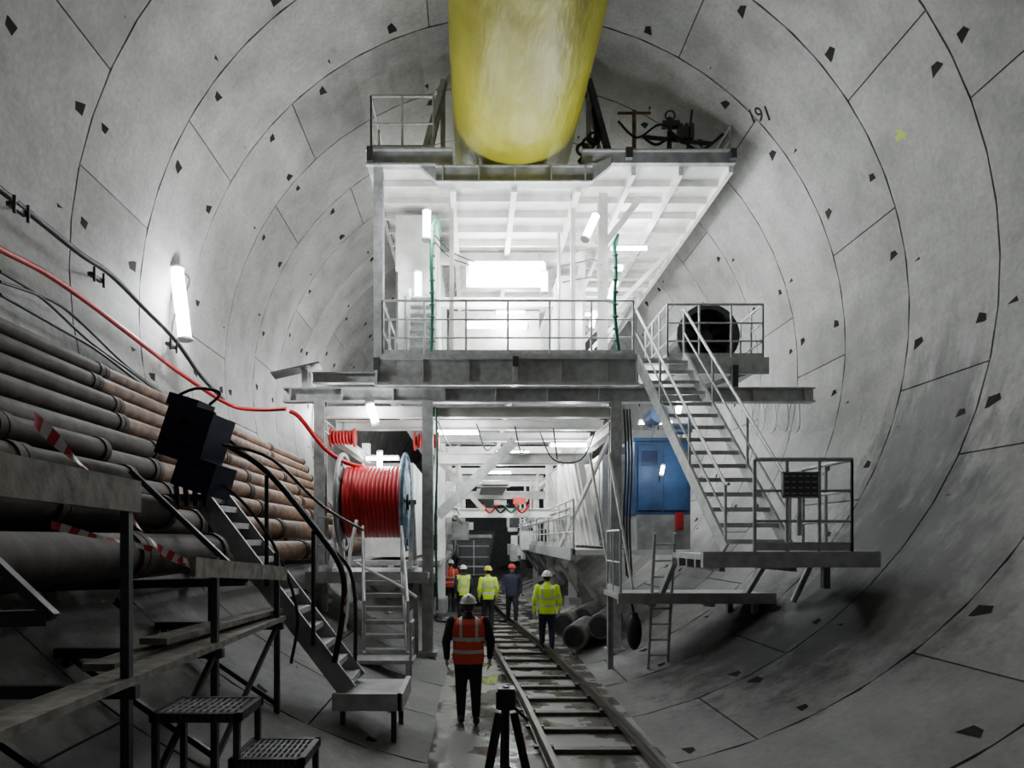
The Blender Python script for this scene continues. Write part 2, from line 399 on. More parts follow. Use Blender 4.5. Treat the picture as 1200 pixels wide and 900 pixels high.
for sgn in(-1,1):
    x0=0.04+sgn*1.55
    rd.beam((x0,14.5,10.6),(x0,14.5,12.2),.1,.1,'grey')
    rd.tube((x0+sgn*.35,14.7,10.6),(x0-sgn*.05,14.7,12.5),.05,'galv')
    rd.beam((x0+sgn*.45,14.4,10.6),(x0-sgn*.02,14.4,12.3),.2,.1,'grey' if sgn<0 else 'dgrey')
    rd.tube((x0+sgn*.15,14.6,12.2),(x0-sgn*.35,14.6,12.75),.05,'galv')
rd.path([(1.4,14.6,10.7),(1.75,14.5,11.2),(1.65,14.5,11.9),(1.35,14.6,12.4)],.06,'black')
for q in range(3): rd.ring((1.45+.12*q,14.45,10.9+.12*q),(0,1,0),.12,.035,'dgrey',16,6)
rd.tube((2.55,14.5,10.7),(2.55,14.5,11.75),.045,'rust2');rd.tube((2.2,14.5,11.7),(2.9,14.5,11.7),.03,'rust2')
rd.tube((2.7,14.5,11.2),(4.2,14.5,11.05),.045,'dgrey');rd.tube((3.3,14.5,10.7),(3.3,14.5,11.6),.05,'dgrey')
rd.tube((3.15,14.5,11.45),(3.5,14.5,11.45),.09,'dgrey');rd.tube((3.7,14.5,10.7),(3.7,14.5,11.4),.04,'rust')
rd.path([(2.7,14.45,11.2),(3.0,14.45,11.0),(3.4,14.4,11.15),(3.9,14.4,10.85),(4.4,14.4,11.2)],.03,'black')
rd.path([(2.2,14.45,11.5),(2.6,14.45,11.15),(3.1,14.4,11.4),(3.6,14.4,11.0),(3.75,14.4,11.7)],.025,'black')
rd.ring((3.3,14.45,11.62),(0,1,0),.1,.02,'dgrey',16,6)
for x in(3.5,3.62,3.74): rd.box((x,14.45,11.25),(.08,.2,.3),'dgrey')
rd.done()

uf=B('upper_frame',G)
uf.ibeam((-2.85,14.35,6.45),(-2.85,14.35,10.42),.2,.2,'galv')
uf.ibeam((2.05,15.4,6.45),(2.05,15.4,10.42),.2,.2,'white')
for y in(18.5,23,26):
    uf.ibeam((-2.85,y,6.45),(-2.85,y,10.42),.2,.2,'galv'); uf.ibeam((2.05,y,6.45),(2.05,y,10.42),.2,.2,'white')
for y in(18.5,23):
    uf.beam((2.1,y,8.0),(4.4,y,10.4),.12,.12,'white')
uf.beam((2.15,15.5,7.0),(4.3,22,10.35),.1,.18,'galv')
uf.beam((2.1,15.4,9.3),(2.9,15.4,10.35),.1,.14,'white')
for x in(-1.35,1.35): uf.beam((x,15.2,6.45),(x,15.2,10.1),.1,.1,'white')
uf.bb(-2.75,2.0,17.9,18.1,8.75,9.0,'white')
uf.bb(-2.75,2.0,17.85,18.05,9.9,10.15,'white')
uf.bb(-2.75,2.0,19.9,20.1,7.9,8.1,'white')
uf.done()
cb=B('deck_cabins',G)
def cabin(x0,x1,y0,y1,z0,z1,k='white',rib=0.35):
    cb.bb(x0,x1,y0,y1,z0,z1,k)
    for zz in(z0+.04,z1-.04):
        cb.bb(x0-.03,x1+.03,y0-.03,y1+.03,zz-.04,zz+.04,k)
    y=y0+rib
    while y<y1-.1:
        cb.bb(x0-.025,x1+.025,y-.04,y+.04,z0+.1,z1-.1,k); y+=rib
    x=x0+rib
    while x<x1-.1:
        cb.bb(x-.04,x+.04,y0-.025,y0,z0+.1,z1-.1,k); x+=rib
cabin(-2.65,-1.75,16.2,25,6.46,10.2)
cabin(1.25,1.85,17,25,6.46,9.2)
cabin(-1.3,1.15,20.5,25,6.46,7.8)
cb.bb(-1.55,1.25,22,22.2,8.7,10.0,'white')
cb.bb(-2.7,-1.75,16.1,16.2,9.0,10.3,'white')
cb.box((-2.1,16.1,7.5),(.7,.1,1.9),'grey'); cb.box((-1.85,16.04,7.5),(.03,.05,.15),'dgrey')
for i in range(9):
    cb.bb(-2.3,-1.7,15.0+.05*i,15.25+.05*i,6.5+.2*i,6.53+.2*i,'galv')
cb.beam((-2.3,15.0,6.5),(-2.3,15.5,8.3),.04,.15,'galv');cb.beam((-1.7,15.0,6.5),(-1.7,15.5,8.3),.04,.15,'galv')
for i in range(7):
    cb.box((-1.1+.33*i,19.3,6.46+.28),(.28,.35,.56),['grey','white','galv','dgrey','white','grey','galv'][i])
for x in(-1.4,1.2): cb.tube((x,16.5,6.46),(x,16.5,10.1),.04,'galv')
for z in(8.9,9.3): cb.path([(1.3,16.6,z),(1.9,15.9,z-.15),(2.0,15.3,z-.5)],.02,'dgrey')
for z,x1 in((9.6,-1.0),(9.45,-.9)): cb.path([(-1.75,15.6,z),(-1.4,15.5,z-.4),(x1,15.6,z-.55),(-.2,16.5,z-.5)],.015,'dgrey')
cb.done()
md=B('main_deck',G)
md.bb(-2.85,2.55,14.2,26,6.4,6.45,'grey')
md.bb(-2.9,2.55,14.12,14.2,5.85,6.43,'galv')
md.bb(-2.9,2.55,14.02,14.12,6.36,6.46,'galv'); md.bb(-2.9,2.55,14.02,14.12,5.82,5.88,'galv')
for x in(-2.85,0,2.5): md.bb(x-.05 if x==0 else x-.012,x+.05 if x==0 else x+.012,14.0,14.12,5.86,6.4,'galv')
for x in(-1.9,-.95,.95,1.9): md.bb(x-.01,x+.01,14.06,14.12,5.88,6.36,'grey')
md.box((.0,14.0,6.3),(.12,.06,.2),'dgrey'); md.box((-2.85,14.0,6.25),(.12,.06,.25),'dgrey')
y=15.0
while y<26: md.bb(-2.85,2.55,y-.05,y+.05,6.1,6.4,'grey'); y+=1.4
for x in(-2.8,0,2.5): md.bb(x-.06,x+.06,14.2,26,5.9,6.4,'grey')
md.rail([(-2.75,14.16,6.45),(2.45,14.16,6.45)],1.15,'galv',.88,mids=(.33,.66))
md.rail([(-2.75,14.16,6.45),(-2.75,20,6.45)],1.15,'galv',1.2)
md.bb(2.55,3.55,14.3,16,6.3,6.45,'galv')
md.bb(3.55,5.25,14.3,16.2,6.25,6.42,'grey')
md.bb(3.2,5.3,14.22,14.3,6.1,6.45,'galv')
md.rail([(3.2,16.1,6.42),(3.2,14.3,6.42),(5.2,14.3,6.42),(5.2,16.1,6.42)],1.15,'galv',.7,mids=(.33,.66))
md.beam((3.3,14.35,5.6),(5.0,14.35,6.2),.08,.1,'grey'); md.box((4.55,14.15,6.0),(.12,.12,.5),'dgrey')
md.done()
cbm=B('cross_beam',G)
cbm.ibeam((-4.75,14.0,5.6),(6.1,14.0,5.6),.22,.3,'galv',.03)
for x in[-4.6+1.05*i for i in range(11)]: cbm.bb(x-.012,x+.012,13.9,14.1,5.48,5.72,'galv')
cbm.ibeam((-4.2,14.2,6.0),(-2.9,14.2,6.0),.18,.22,'galv',.025)
cbm.beam((-4.95,13.9,5.98),(-4.0,14.0,6.22),.5,.035,'dgrey')
cbm.box((-4.3,14.05,5.9),(.12,.3,.4),'galv')
cbm.done()

lf=B('lower_frame',G)
for x,zb in((-4.0,1.35),(-1.8,.28),(2.04,.34)):
    for y in(14.0,20,26,32):
        lf.ibeam((x,y,zb),(x,y,5.45),.22,.22,'white' if y>14 else 'galv',.025)
        lf.box((x,y,zb+.04),(.4,.4,.08),'galv')
for y in(14.0,15.6,17.4,20,23,26,29,32):
    lf.ibeam((-4.0 if y<17 else -1.9,y,5.25),(2.1,y,5.25),.18,.22,'white',.025)
for x in(-4.0,-1.8,2.04): lf.ibeam((x,14,4.98),(x,34,4.98),.2,.24,'white',.025)
for y,z in((16.5,4.6),(20,3.42),(26,3.6),(24,4.2)):
    lf.ibeam((-1.75,y,z),(2.0,y,z),.2,.26,'white',.025)
lf.beam((-1.7,16,3.2),(.1,16,4.95),.1,.24,'galv'); lf.beam((-1.7,17.5,4.6),(-.6,17.5,3.4),.08,.12,'white')
lf.beam((-1.75,14.2,3.0),(-1.75,17,4.9),.1,.14,'galv')
lf.beam((-.2,20.5,4.35),(-.4,34,4.0),.8,.1,'grey')
for y in range(21,34,2): lf.beam((-.75,y,4.3),(.25,y,4.3),.06,.1,'white')
for x in(-1.3,1.4):
    lf.ibeam((x,16,3.3),(x,34,3.3),.12,.18,'white',.02)
    for y in range(18,34,3): lf.beam((x,y,3.3),(x,y,4.98),.08,.08,'white')
def module(x0,x1,y0,y1,z0,z1,k='white'):
    lf.bb(x0,x1,y0,y1,z0,z1,k)
    y=y0+.3
    while y<y1:
        lf.bb(x0-.04,x0,y-.03,y+.03,z0,z1,k); y+=.45
    lf.bb(x0-.05,x0,y0,y1,z1-.1,z1,k); lf.bb(x0-.05,x0,y0,y1,z0,z0+.1,k)
module(2.25,3.4,16.5,21,2.55,4.7); module(2.25,3.4,21.5,30,2.55,4.9)
lf.bb(1.35,3.6,15.2,33,2.3,2.42,'white'); lf.bb(1.3,1.4,15.2,33,2.18,2.46,'galv')
lf.rail([(1.38,15.3,2.45),(1.38,32,2.45)],1.1,'galv',1.3,mids=(.33,.66))
for y in range(16,33,3): lf.beam((2.04,y,1.2),(1.4,y,2.2),.08,.1,'grey')
lf.beam((2.04,14.2,4.9),(1.3,17,2.5),.06,.1,'white')
lf.hexa([V(1.95,16,2.5),V(2.1,16,2.5),V(2.1,22,2.5),V(1.95,22,2.5),V(1.55,16,4.6),V(1.7,16,4.6),V(1.7,22,4.6),V(1.55,22,4.6)],'white')
for y in[16.3+.7*i for i in range(9)]: lf.beam((1.93,y,2.5),(1.53,y,4.6),.05,.05,'white')
module(-3.6,-2.4,17.5,26,2.2,4.6)
lf.bb(-3.9,-1.7,17.0,32,2.0,2.12,'galv')
for y in(20,26):
    for x in(-1.8,2.04):
        lf.box((x,y,.75),(.35,1.2,.4),'grey')
lf.bb(-4.1,-1.75,13.3,16.2,1.88,1.98,'galv'); lf.bb(-4.12,-1.75,13.22,13.3,1.8,2.02,'galv')
for x in(-3.8,-2.0): lf.beam((x,13.5,floorz(x)),(x,13.5,1.88),.1,.1,'grey')
lf.rail([(-3.9,13.3,2.0),(-3.9,16,2.0)],1.1,'galv',1.0)
for q in range(4):
    z=5.1-.05*q; x=-1.6+.8*q
    lf.path([(x,14.2,z),(x+.2,15.2,z-.35-.05*q),(x+.4,17,z-.1)],.016,'black')
lf.path([(.6,15.0,5.0),(.9,15,4.4),(1.5,15,4.4),(1.8,15,5.0)],.016,'black')
for q in range(3): lf.path([(2.2+.06*q,13.9,5.3),(2.24+.06*q,13.88,4.2),(2.2+.06*q,13.92,3.0),(2.26+.05*q,13.9,1.9)],.02,'black')
lf.path([(-1.62,13.85,5.3),(-1.6,13.85,4.2),(-1.63,13.85,3.0),(-1.6,13.9,1.2)],.022,'green')
for q in range(4): lf.path([(-.6+.3*q,19,3.6),(-.4+.3*q,19.2,3.4),(-.2+.3*q,19,3.62)],.03,['red','black','green','red'][q])
lf.box((.45,19.6,3.75),(.35,.35,.18),'redw'); lf.box((-.1,19.6,3.7),(.35,.35,.14),'wood')
for i in range(46):
    y=random.uniform(25,42); sgn=random.choice([-1,1]); x=sgn*random.uniform(1.0,2.4)-.1
    z=random.uniform(1.4,4.4)
    lf.box((x,y,z),(random.uniform(.2,.7),random.uniform(.3,1),random.uniform(.2,.8)),random.choice(['grey','white','dgrey','dgrey','galv','white']))
lf.done()

gh=B('green_hose')
gh.path([(-1.7,14.0,9.1),(-1.72,13.95,8.4),(-1.7,13.98,7.4),(-1.72,13.95,6.5)],.04,'green')
gh.path([(-1.7,14.0,9.1),(-1.6,14.05,9.25),(-1.55,14.3,9.0)],.03,'green')
for i in range(10): gh.ring((-1.71,13.98,6.7+.25*i),(0,0,1),.05,.015,'green',12,6)
gh.done()
gh=B('green_hose')
gh.path([(2.0,13.95,8.7),(2.05,13.95,8.2),(2.02,13.95,7.4),(2.1,13.95,6.5)],.04,'green'); gh.path([(2.0,13.95,8.7),(2.1,14.0,8.9),(2.1,14.3,8.7)],.03,'green')
for i in range(8): gh.ring((2.04,13.95,6.7+.25*i),(0,0,1),.05,.015,'green',12,6)
gh.done()

lamp(P(500,264,14.0),(0,.15,1),.6,110,V(.1,-.35,-.1),.08)
lamp(P(692,266,14.0),(.45,.3,1),.6,110,V(-.1,-.35,-.1),.08)
lamp(P(490,334,15.6),(0,0,1),.55,110,V(0,-.3,0),.08)
lamp(P(638,331,16.5),(0,0,1),.45,130,V(0,-.3,0),.08)
lamp(P(718,341,14.6),(.3,0,1),.4,70,V(.1,-.3,0),.07)
lamp(P(724,314,15.6),(1,0,0),.2,50,V(0,-.3,0),.07)
lamp(P(582,381,18),(1,0,0),1.6,220,V(0,-.4,0),.09)
lamp(P(437,485,13.9),(.3,0,-1),.4,60,V(.0,-.3,-.1),.08)
lamp(P(445,540,14.5),(0,0,1),.35,50,V(.2,-.3,0),.06)
lamp(P(695,375,17),(.2,0,1),.4,110,V(0,-.3,0),.07)
lamp(P(776,551,14.9),(.2,0,1),.18,15,V(0,-.3,0),.04)  # small glowing tube added in place of a bright reflection at the cabinet
lamp(P(795,480,14.4),(.2,0,1),.3,40,V(0,-.3,0),.06)
fl=B('flood_light'); fl.bb(-1.05,1.0,17.6,17.75,9.15,9.85,'galv'); fl.bb(-.98,.93,17.57,17.6,9.2,9.8,'lamp')
for x in(-.9,.85): fl.beam((x,17.7,9.8),(x,17.7,10.05),.06,.06,'galv')
fo=fl.done()
l=bpy.data.lights.new('flood','AREA'); l.energy=900; l.shape='RECTANGLE'; l.size=1.9; l.size_y=.6; l.color=(.94,.985,1)
lo=bpy.data.objects.new('flood',l); COL.objects.link(lo); lo.location=(0,17.5,9.5); lo.rotation_euler=(math.radians(75),0,math.radians(0)); lo.parent=fo
for x,y,z,p in((0.2,18.5,5.0,240),(0,24,5.0,260),(0,30,4.9,300),(0,36,4.6,280),(0.3,21.5,9.8,300),(-1.2,15.0,5.0,120),(1.5,17,5.0,160),(3.0,17,9.9,200),(3.0,22,9.9,240),(-3.4,19,4.9,100),(4.2,19,5.9,220),(-4.2,21,7.5,340),(4.6,24,7.5,300),(-2.2,18.5,11.6,110),(2.6,19.5,11.6,120),(-4.4,17.5,5.9,150)):
    lamp((x,y,z),(1,0,0),.9,p,V(0,-.1,-.25),.05)
pl=wallpt(212,356,.22)
lamp(pl,(-.12,.0,1),1.3,300,V(.35,-.1,0),.12)
for yy in(24,): lamp((-wallx(7.0,.25),yy,7.0),(0,0,1),1.25,350,V(.4,0,0),.08)
lamp((-wallx(9,.25),-7,9),(0,0,1),1.25,45,V(.4,0,0),.08)  # unseen fill lamp, added behind the camera to light the foreground
lamp((wallx(8.0,.25),-6,8.0),(0,1,0),1.25,90,V(-.4,0,-.1),.06)  # second added fill lamp, also out of view

# ---------------------------------------------------------------- fan
fn=B('axial_fan'); c=V(4.2,15.1,7.05)
n=28
for i in range(n):
    a=2*math.pi*i/n;b2=2*math.pi*(i+1)/n
    def q(r,a,y): return V(c.x+r*math.cos(a),y,c.z+r*math.sin(a))
    for r0,r1,y0,y1,k in((.6,.6,14.7,15.8,'dgrey'),(.56,.56,14.7,15.8,'black'),(.56,.6,14.7,14.7,'dgrey'),(.6,.68,14.72,14.72,'dgrey'),(0.01,.56,15.7,15.7,'black')):
        fn.add([q(r0,a,y0),q(r0,b2,y0),q(r1,b2,y1),q(r1,a,y1)],[(0,1,2,3)],k,True)
fn.tube((4.2,14.9,7.05),(4.2,15.6,7.05),.16,'black',16)
for i in range(9):
    a=2*math.pi*i/9; d=V(math.cos(a),0,math.sin(a)); t=V(-math.sin(a),0,math.cos(a))
    p0=c+d*.14;p1=c+d*.55
    fn.add([p0-t*.06+V(0,-.06,0),p0+t*.06+V(0,.06,0),p1+t*.16+V(0,.05,0),p1-t*.16+V(0,-.05,0)],[(0,1,2,3)],'black')
fn.bb(3.8,4.6,14.9,15.6,6.42,6.56,'dgrey'); fn.done()

# ---------------------------------------------------------------- reel
rl=B('hose_reel'); zc=3.42; yc=14.15
rl.tube((-3.46,yc,zc),(-2.34,yc,zc),.64,'red',32)
for i in range(14): rl.ring((-3.42+.083*i,yc,zc),(1,0,0),.69,.055,'red',36,8)
for x,k in((-3.54,'grey'),(-2.26,'lblue')):
    rl.ring((x,yc,zc),(1,0,0),.98,.045,k,40,8); rl.ring((x,yc,zc),(1,0,0),.5,.03,k,32,6)
    for i in range(10):
        a=2*math.pi*i/10; rl.beam((x,yc,zc),(x,yc+.98*math.cos(a),zc+.98*math.sin(a)),.04,.07,k)
    rl.tube((x-.02,yc,zc),(x+.02,yc,zc),.77,k,32)
    rl.tube((x-.06,yc,zc),(x+.06,yc,zc),.16,'dgrey',16)
for x in(-3.68,-2.12):
    rl.beam((x,yc-.7,1.98),(x,yc,zc),.08,.1,'galv');rl.beam((x,yc+.7,1.98),(x,yc,zc),.08,.1,'galv'); rl.beam((x,yc-.8,2.03),(x,yc+.8,2.03),.1,.1,'galv')
rl.tube((-3.75,yc,zc),(-2.05,yc,zc),.05,'dgrey')
rl.done()
for p in((P(402,513,14.6)),(P(500,517,14.6))):
    e=B('fire_hose_reel')
    e.tube(p+V(-.25,0,0),p+V(.25,0,0),.1,'redw',14)
    for sx in(-.25,.25): e.tube(p+V(sx-.02,0,0),p+V(sx+.02,0,0),.2,'redw',20)
    for i in range(6): e.ring(p+V(-.18+.07*i,0,0),(1,0,0),.13,.03,'red',18,6)
    e.beam(p+V(0,0,.17),V(p.x,p.y,5.15),.05,.05,'grey'); e.done()

# ---------------------------------------------------------------- stairs generic
def stairs(name,top,bot,wv,n,k='galv',rail=(1,1),rh=1.0,tread=.26,strh=.22,kt=None,rr=.026,run=None):
    b=B(name); top=V(*top);bot=V(*bot);wv=V(*wv)
    dr=(top-bot); hd=V(dr.x,dr.y,0).normalized(); kt=kt or k
    for s in(0,1):
        o=wv*s
        b.beam(bot+o,top+o,.05,strh,k)
        if rail[s]:
            m=3
            for i in range(m+1):
                p=bot.lerp(top,i/m)+o; b.tube(p,p+V(0,0,rh),rr,k,6)
            b.path([bot+o+V(0,0,rh)-hd*.1,bot+o+V(0,0,rh),top+o+V(0,0,rh),top+o+V(0,0,rh)+hd*.1],rr*1.1,k,6,1)
            b.tube(bot+o+V(0,0,rh*.52),top+o+V(0,0,rh*.52),rr*.8,k,6)
    wl=wv.length; wn=wv/wl
    rot=Matrix((wn,hd,V(0,0,1))).transposed()
    for i in range(n):
        p=bot.lerp(top,(i+.5)/n)+wv*.5
        b.box(p,(wl-.05,tread,.035),kt,rot)
        b.box(p-hd*tread*.5+V(0,0,-.02),(wl-.05,.02,.07),kt,rot)
    return b
stairs('access_staircase',(2.5,14.15,6.42),(3.05,10.6,2.5),(1.0,0,0),15,rail=(1,1),rh=1.0,tread=.2).done()
wp=B('work_platform')
wp.bb(2.35,4.55,9.5,11.0,2.36,2.44,'galv'); wp.bb(2.3,4.75,9.4,9.5,2.26,2.48,'galv'); wp.bb(4.55,4.62,9.5,11,2.26,2.48,'galv')
for y in(9.9,10.3,10.7): wp.bb(2.35,4.55,y-.03,y+.03,2.24,2.36,'grey')
for x in(2.6,3.6): wp.bb(x-.04,x+.04,9.5,11,2.2,2.36,'grey')
wp.rail([(3.05,9.5,2.48),(4.4,9.5,2.48)],1.28,'galv',.45,mids=(.33,.66),r=.028)
wp.rail([(4.4,9.5,2.48),(4.4,10.9,2.48)],1.28,'galv',.7,mids=(.33,.66),r=.028)
wp.box((3.64,9.42,3.4),(.5,.05,.36),'board')
for x in(3.40,3.88): wp.box((x,9.39,3.4),(.02,.02,.36),'grey')
for z in(3.23,3.57): wp.box((3.64,9.39,z),(.5,.02,.02),'grey')
for i in range(5):
    for j in range(4): wp.box((3.45+.095*i,9.39,3.28+.08*j),(.06,.01,.02),'grey')
wp.box((3.64,9.44,3.0),(.05,.04,.6),'galv')
wp.tube((4.55,10.9,2.3),(wallx(1.6)-.05,10.9,1.65),.05,'galv')
wp.beam((4.5,10.4,2.3),(4.5,10.4,1.9),.1,.1,'grey')
wp.bb(1.6,4.25,11.6,12.9,1.62,1.7,'galv'); wp.bb(1.58,4.25,11.52,11.6,1.56,1.74,'galv')
for x in(2.2,3.2): wp.bb(x-.04,x+.04,11.6,12.9,1.5,1.62,'grey')
wp.beam((2.35,10.9,2.3),(2.35,11.7,1.7),.08,.1,'galv'); wp.beam((3.8,10.9,2.3),(3.8,11.7,1.7),.08,.1,'galv')
wp.beam((4.0,11.8,floorz(4.0)),(4.0,11.8,1.6),.1,.1,'grey'); wp.beam((1.7,12.8,floorz(1.7)),(1.7,12.8,1.62),.1,.1,'grey'); wp.beam((3.9,12.7,floorz(3.9)),(3.9,12.7,1.6),.1,.1,'grey')
wp.rail([(1.65,12.8,1.7),(1.65,11.65,1.7)],1.1,'galv',.6)
for x in(1.75,2.15): wp.tube((x,12.9,1.7),(x-.25,13.9,4.4),.03,'galv')
wp.done()
ld=B('access_ladder')
for x in(2.18,2.52): ld.tube((x,11.9,floorz(x)+.02),(x,11.45,2.75),.028,'galv',8)
for i in range(8):
    t=(i+.5)/8; ld.tube((2.18,11.9-.45*t,.5+2.2*t),(2.52,11.9-.45*t,.5+2.2*t),.018,'galv',6)
ld.done()
hb=B('rubber_fender')
hb.path([(1.84,11.7,1.6),(1.86,11.65,1.45),(1.88,11.65,1.38)],.02,'black',8)
hb.ball((1.88,11.65,1.08),.13,'black',18,12,.32,.13); hb.ring((1.88,11.65,1.38),(0,0,1),.05,.02,'black',12,6); hb.done()

bc=B('blue_cabinet'); ox=.1
bc.bb(2.65+ox,3.9+ox,15.3,16.3,3.2,4.85,'blue'); bc.bb(2.6+ox,3.95+ox,15.25,16.35,4.85,4.92,'blue')
bc.bb(2.72+ox,3.24+ox,15.27,15.3,3.3,4.75,'blue'); bc.bb(3.3+ox,3.83+ox,15.27,15.3,3.3,4.75,'blue')
for i in range(7): bc.bb(2.8+ox,3.15+ox,15.25,15.27,4.3+.05*i,4.32+.05*i,'dblue')
bc.tube((3.2+ox,15.24,3.95),(3.2+ox,15.24,4.15),.015,'dgrey'); bc.bb(2.7+ox,3.9+ox,15.3,16.3,2.42,3.2,'grey')
bc.box((3.72,15.2,3.05),(.16,.12,.4),'redw'); bc.box((3.72,15.13,3.05),(.1,.02,.3),'redw')
bc.bb(3.5,3.95,15.0,15.3,5.0,5.2,'blue')
bc.tube((3.2,14.9,5.4),(3.2,15.6,5.4),.2,'blue',16); bc.beam((3.2,15.3,4.9),(3.2,15.3,5.3),.1,.1,'grey'); bc.done()
sp=B('metal_wall_panel')
sp.bb(4.1,4.2,16.5,19,2.6,5.3,'white')
for y in(16.6,17.3,18,18.9): sp.bb(4.06,4.1,y-.04,y+.04,2.6,5.3,'white')
sp.bb(3.0,4.2,16.6,16.7,5.0,5.3,'white'); sp.done()

stairs('small_staircase',(-3.0,13.2,1.95),(-2.75,11.8,.62),(.75,0,0),6,rh=.95,strh=.2).done()
s=B('step_landing'); s.bb(-2.9,-1.85,11.2,11.8,.6,.66,'galv')
for x in(-2.85,-1.95):
    for y in(11.25,11.75): s.beam((x,y,floorz(x)),(x,y,.62),.06,.06,'galv')
s.rail([(-1.9,11.75,.66),(-1.9,11.25,.66)],.6,'galv',.6); s.done()
s=B('curved_handrail')
s.path([P(418,610,12.8),P(410,650,12.4),P(408,700,12.0),P(404,740,11.8)],.035,'white')
s.path([P(418,660,12.8),P(440,672,12.6),P(470,688,12.4),P(488,700,12.3)],.03,'white')
s.done()

# ---------------------------------------------------------------- left front stair
st=stairs('steel_staircase',(-4.1,8.1,3.15),(-2.35,8.1,.85),(0,.75,0),11,k='grey',kt='galv',rail=(0,0),strh=.22,tread=.2)
st.bb(-2.5,-1.72,7.95,8.95,.72,.82,'grey'); st.bb(-2.5,-1.70,7.9,7.96,.66,.86,'galv'); st.bb(-1.74,-1.68,7.9,8.95,.66,.86,'galv')
for x in(-2.4,-1.8):
    for y in(8.05,8.85): st.beam((x,y,floorz(x)),(x,y,.75),.06,.06,'dgrey')
st.bb(-4.7,-4.05,8.0,8.9,3.1,3.18,'dgrey')
st.path([(-3.75,8.05,3.75),(-3.3,8.05,3.45),(-2.75,8.05,2.8),(-2.42,8.05,2.3),(-2.4,8.05,1.8),(-2.5,8.05,1.2)],.035,'black',8)
st.path([(-4.05,8.85,3.95),(-3.3,8.85,3.3),(-2.75,8.85,2.6),(-2.42,8.85,2.1),(-2.4,8.85,.85)],.025,'black',8)
for x,z0,z1 in((-3.3,2.1,3.4),(-2.75,1.4,2.75)): st.tube((x,8.05,z0),(x,8.05,z1),.025,'black')
st.beam((-4.12,8.5,floorz(-4.12)),(-4.12,8.5,3.1),.07,.07,'dgrey')
st.done()

vb=B('electrical_switch_box')
rt=Matrix.Rotation(math.radians(18),3,'Y')@Matrix.Rotation(math.radians(-15),3,'Z')
c=V(-4.0,7.7,3.8)
vb.box(c,(.6,.4,.6),'dblue',rt); vb.box(c+V(.12,-.05,-.45),(.5,.38,.36),'dblue',rt); vb.box(c+V(.05,-.24,.1),(.5,.04,.42),'dblue',rt)
vb.box(c+V(-.05,.0,.36),(.4,.3,.14),'dblue',rt)
for i in range(4): vb.tube(c+V(-.15+.1*i,-.15,-.55),c+V(-.15+.1*i,-.1,-.78),.03,'black')
vb.ring(c+V(.0,-.27,.1),(0,1,.1),.08,.02,'black',16,6)
vb.beam(c+V(0,.3,-.62),c+V(0,.3,.3),.08,.08,'dgrey')
vb.path([c+V(.2,-.1,.35),c+V(.28,0,.5),c+V(0,0,.55),c+V(-.4,.2,.45)],.018,'black')
vb.path([c+V(.3,-.1,-.5),c+V(.6,0,-.8),c+V(.9,.1,-1.3),c+V(1.1,.2,-2.0),c+V(1.0,.3,-2.6)],.02,'black')
vb.path([c+V(.35,-.1,-.1),c+V(.75,.4,-.2),c+V(1.1,1.5,-.7),c+V(1.4,3,-1.0)],.022,'black')
vb.done()

pp=B('pipe_bundle')
def pipe(z,r,off,y0=-3,y1=21):
    x=-wallx(z,off)
    y=y0+random.uniform(0,1)
    while y<y1-.2:
        ye=min(y+4.0,y1); k='rust2' if y>8.0 else 'rust'  # near lengths take the shade-darkened rust
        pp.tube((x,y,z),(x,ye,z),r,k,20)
        for q in(y+.06,ye-.06): pp.tube((x,q-.05,z),(x,q+.05,z),r*1.13,'rust',20)
        y=ye
for z,r,off in((5.02,.10,.22),(4.78,.11,.27),(4.52,.12,.3),(4.24,.13,.34),(3.93,.15,.38),(3.6,.16,.43),(3.25,.17,.45),(2.86,.19,.5),(2.43,.19,.55)):
    pipe(z,r,off)
for z,r,off in((3.62,.13,.78),(3.3,.15,.85),(2.95,.17,.95),(2.52,.18,1.05)):
    pipe(z,r,off,-3,7.5)
for y in(0.5,3.5,6.5,9.5,12.5,15.5,18.5):
    pp.path([(-wallx(z,.1),y,z) for z in(5.2,4.5,3.8,3.1,2.4)],.04,'dgrey',6,1)
    pp.beam((-wallx(2.2,.03),y,2.2),(-wallx(2.2,1.25 if y<8 else .8),y,2.25),.08,.08,'dgrey')
    if y<8: pp.beam((-wallx(2.25,1.3),y,2.25),(-wallx(3.3,1.3),y,3.3),.05,.05,'dgrey')
pp.done()

rh=B('red_hose')
rh.path([wallpt(-150,180,.25),wallpt(-60,255,.25),wallpt(0,292,.25),wallpt(50,318,.25),wallpt(100,352,.25),wallpt(160,398,.25),wallpt(215,440,.25),P(268,474,13.8),P(300,480,13.6),P(335,479,13.5)],.04,'red',8)
rh.done()
rh=B('red_hose'); rh.path([P(340,482,13.7),P(352,490,13.7),P(380,525,13.8),P(408,543,13.9),P(440,550,14.2)],.045,'red',8); rh.done()
cbk=B('power_cable')
cbk.path([wallpt(x,y,.3) for x,y in((-120,130),(-50,185),(0,222),(50,262),(95,298),(130,322),(170,362),(205,398),(235,440),(262,468))],.04,'black',8)
for x,y in((112,325),(200,405),(20,245)):
    p=wallpt(x,y,.01); q=wallpt(x,y,.38); cbk.beam(p,q,.03,.03,'dgrey'); cbk.box(q,(.06,.3,.05),'dgrey'); cbk.tube(q+V(.05,-.12,-.1),q+V(.05,-.12,.1),.02,'dgrey'); cbk.tube(q+V(.05,.12,-.1),q+V(.05,.12,.1),.02,'dgrey')
cbk.done()
for pts,r in(([(0,330),(60,352),(95,378),(150,430),(215,480)],.02),([(0,318),(50,350),(105,400),(160,440),(225,490)],.02),([(212,318),(222,330),(205,370),(200,405)],.018),([(0,345),(70,385),(120,415),(190,470)],.022)):
    b=B('signal_cable'); b.path([wallpt(x,y,.16) for x,y in pts],r,'black',6); b.done()
b=B('hose_loops')
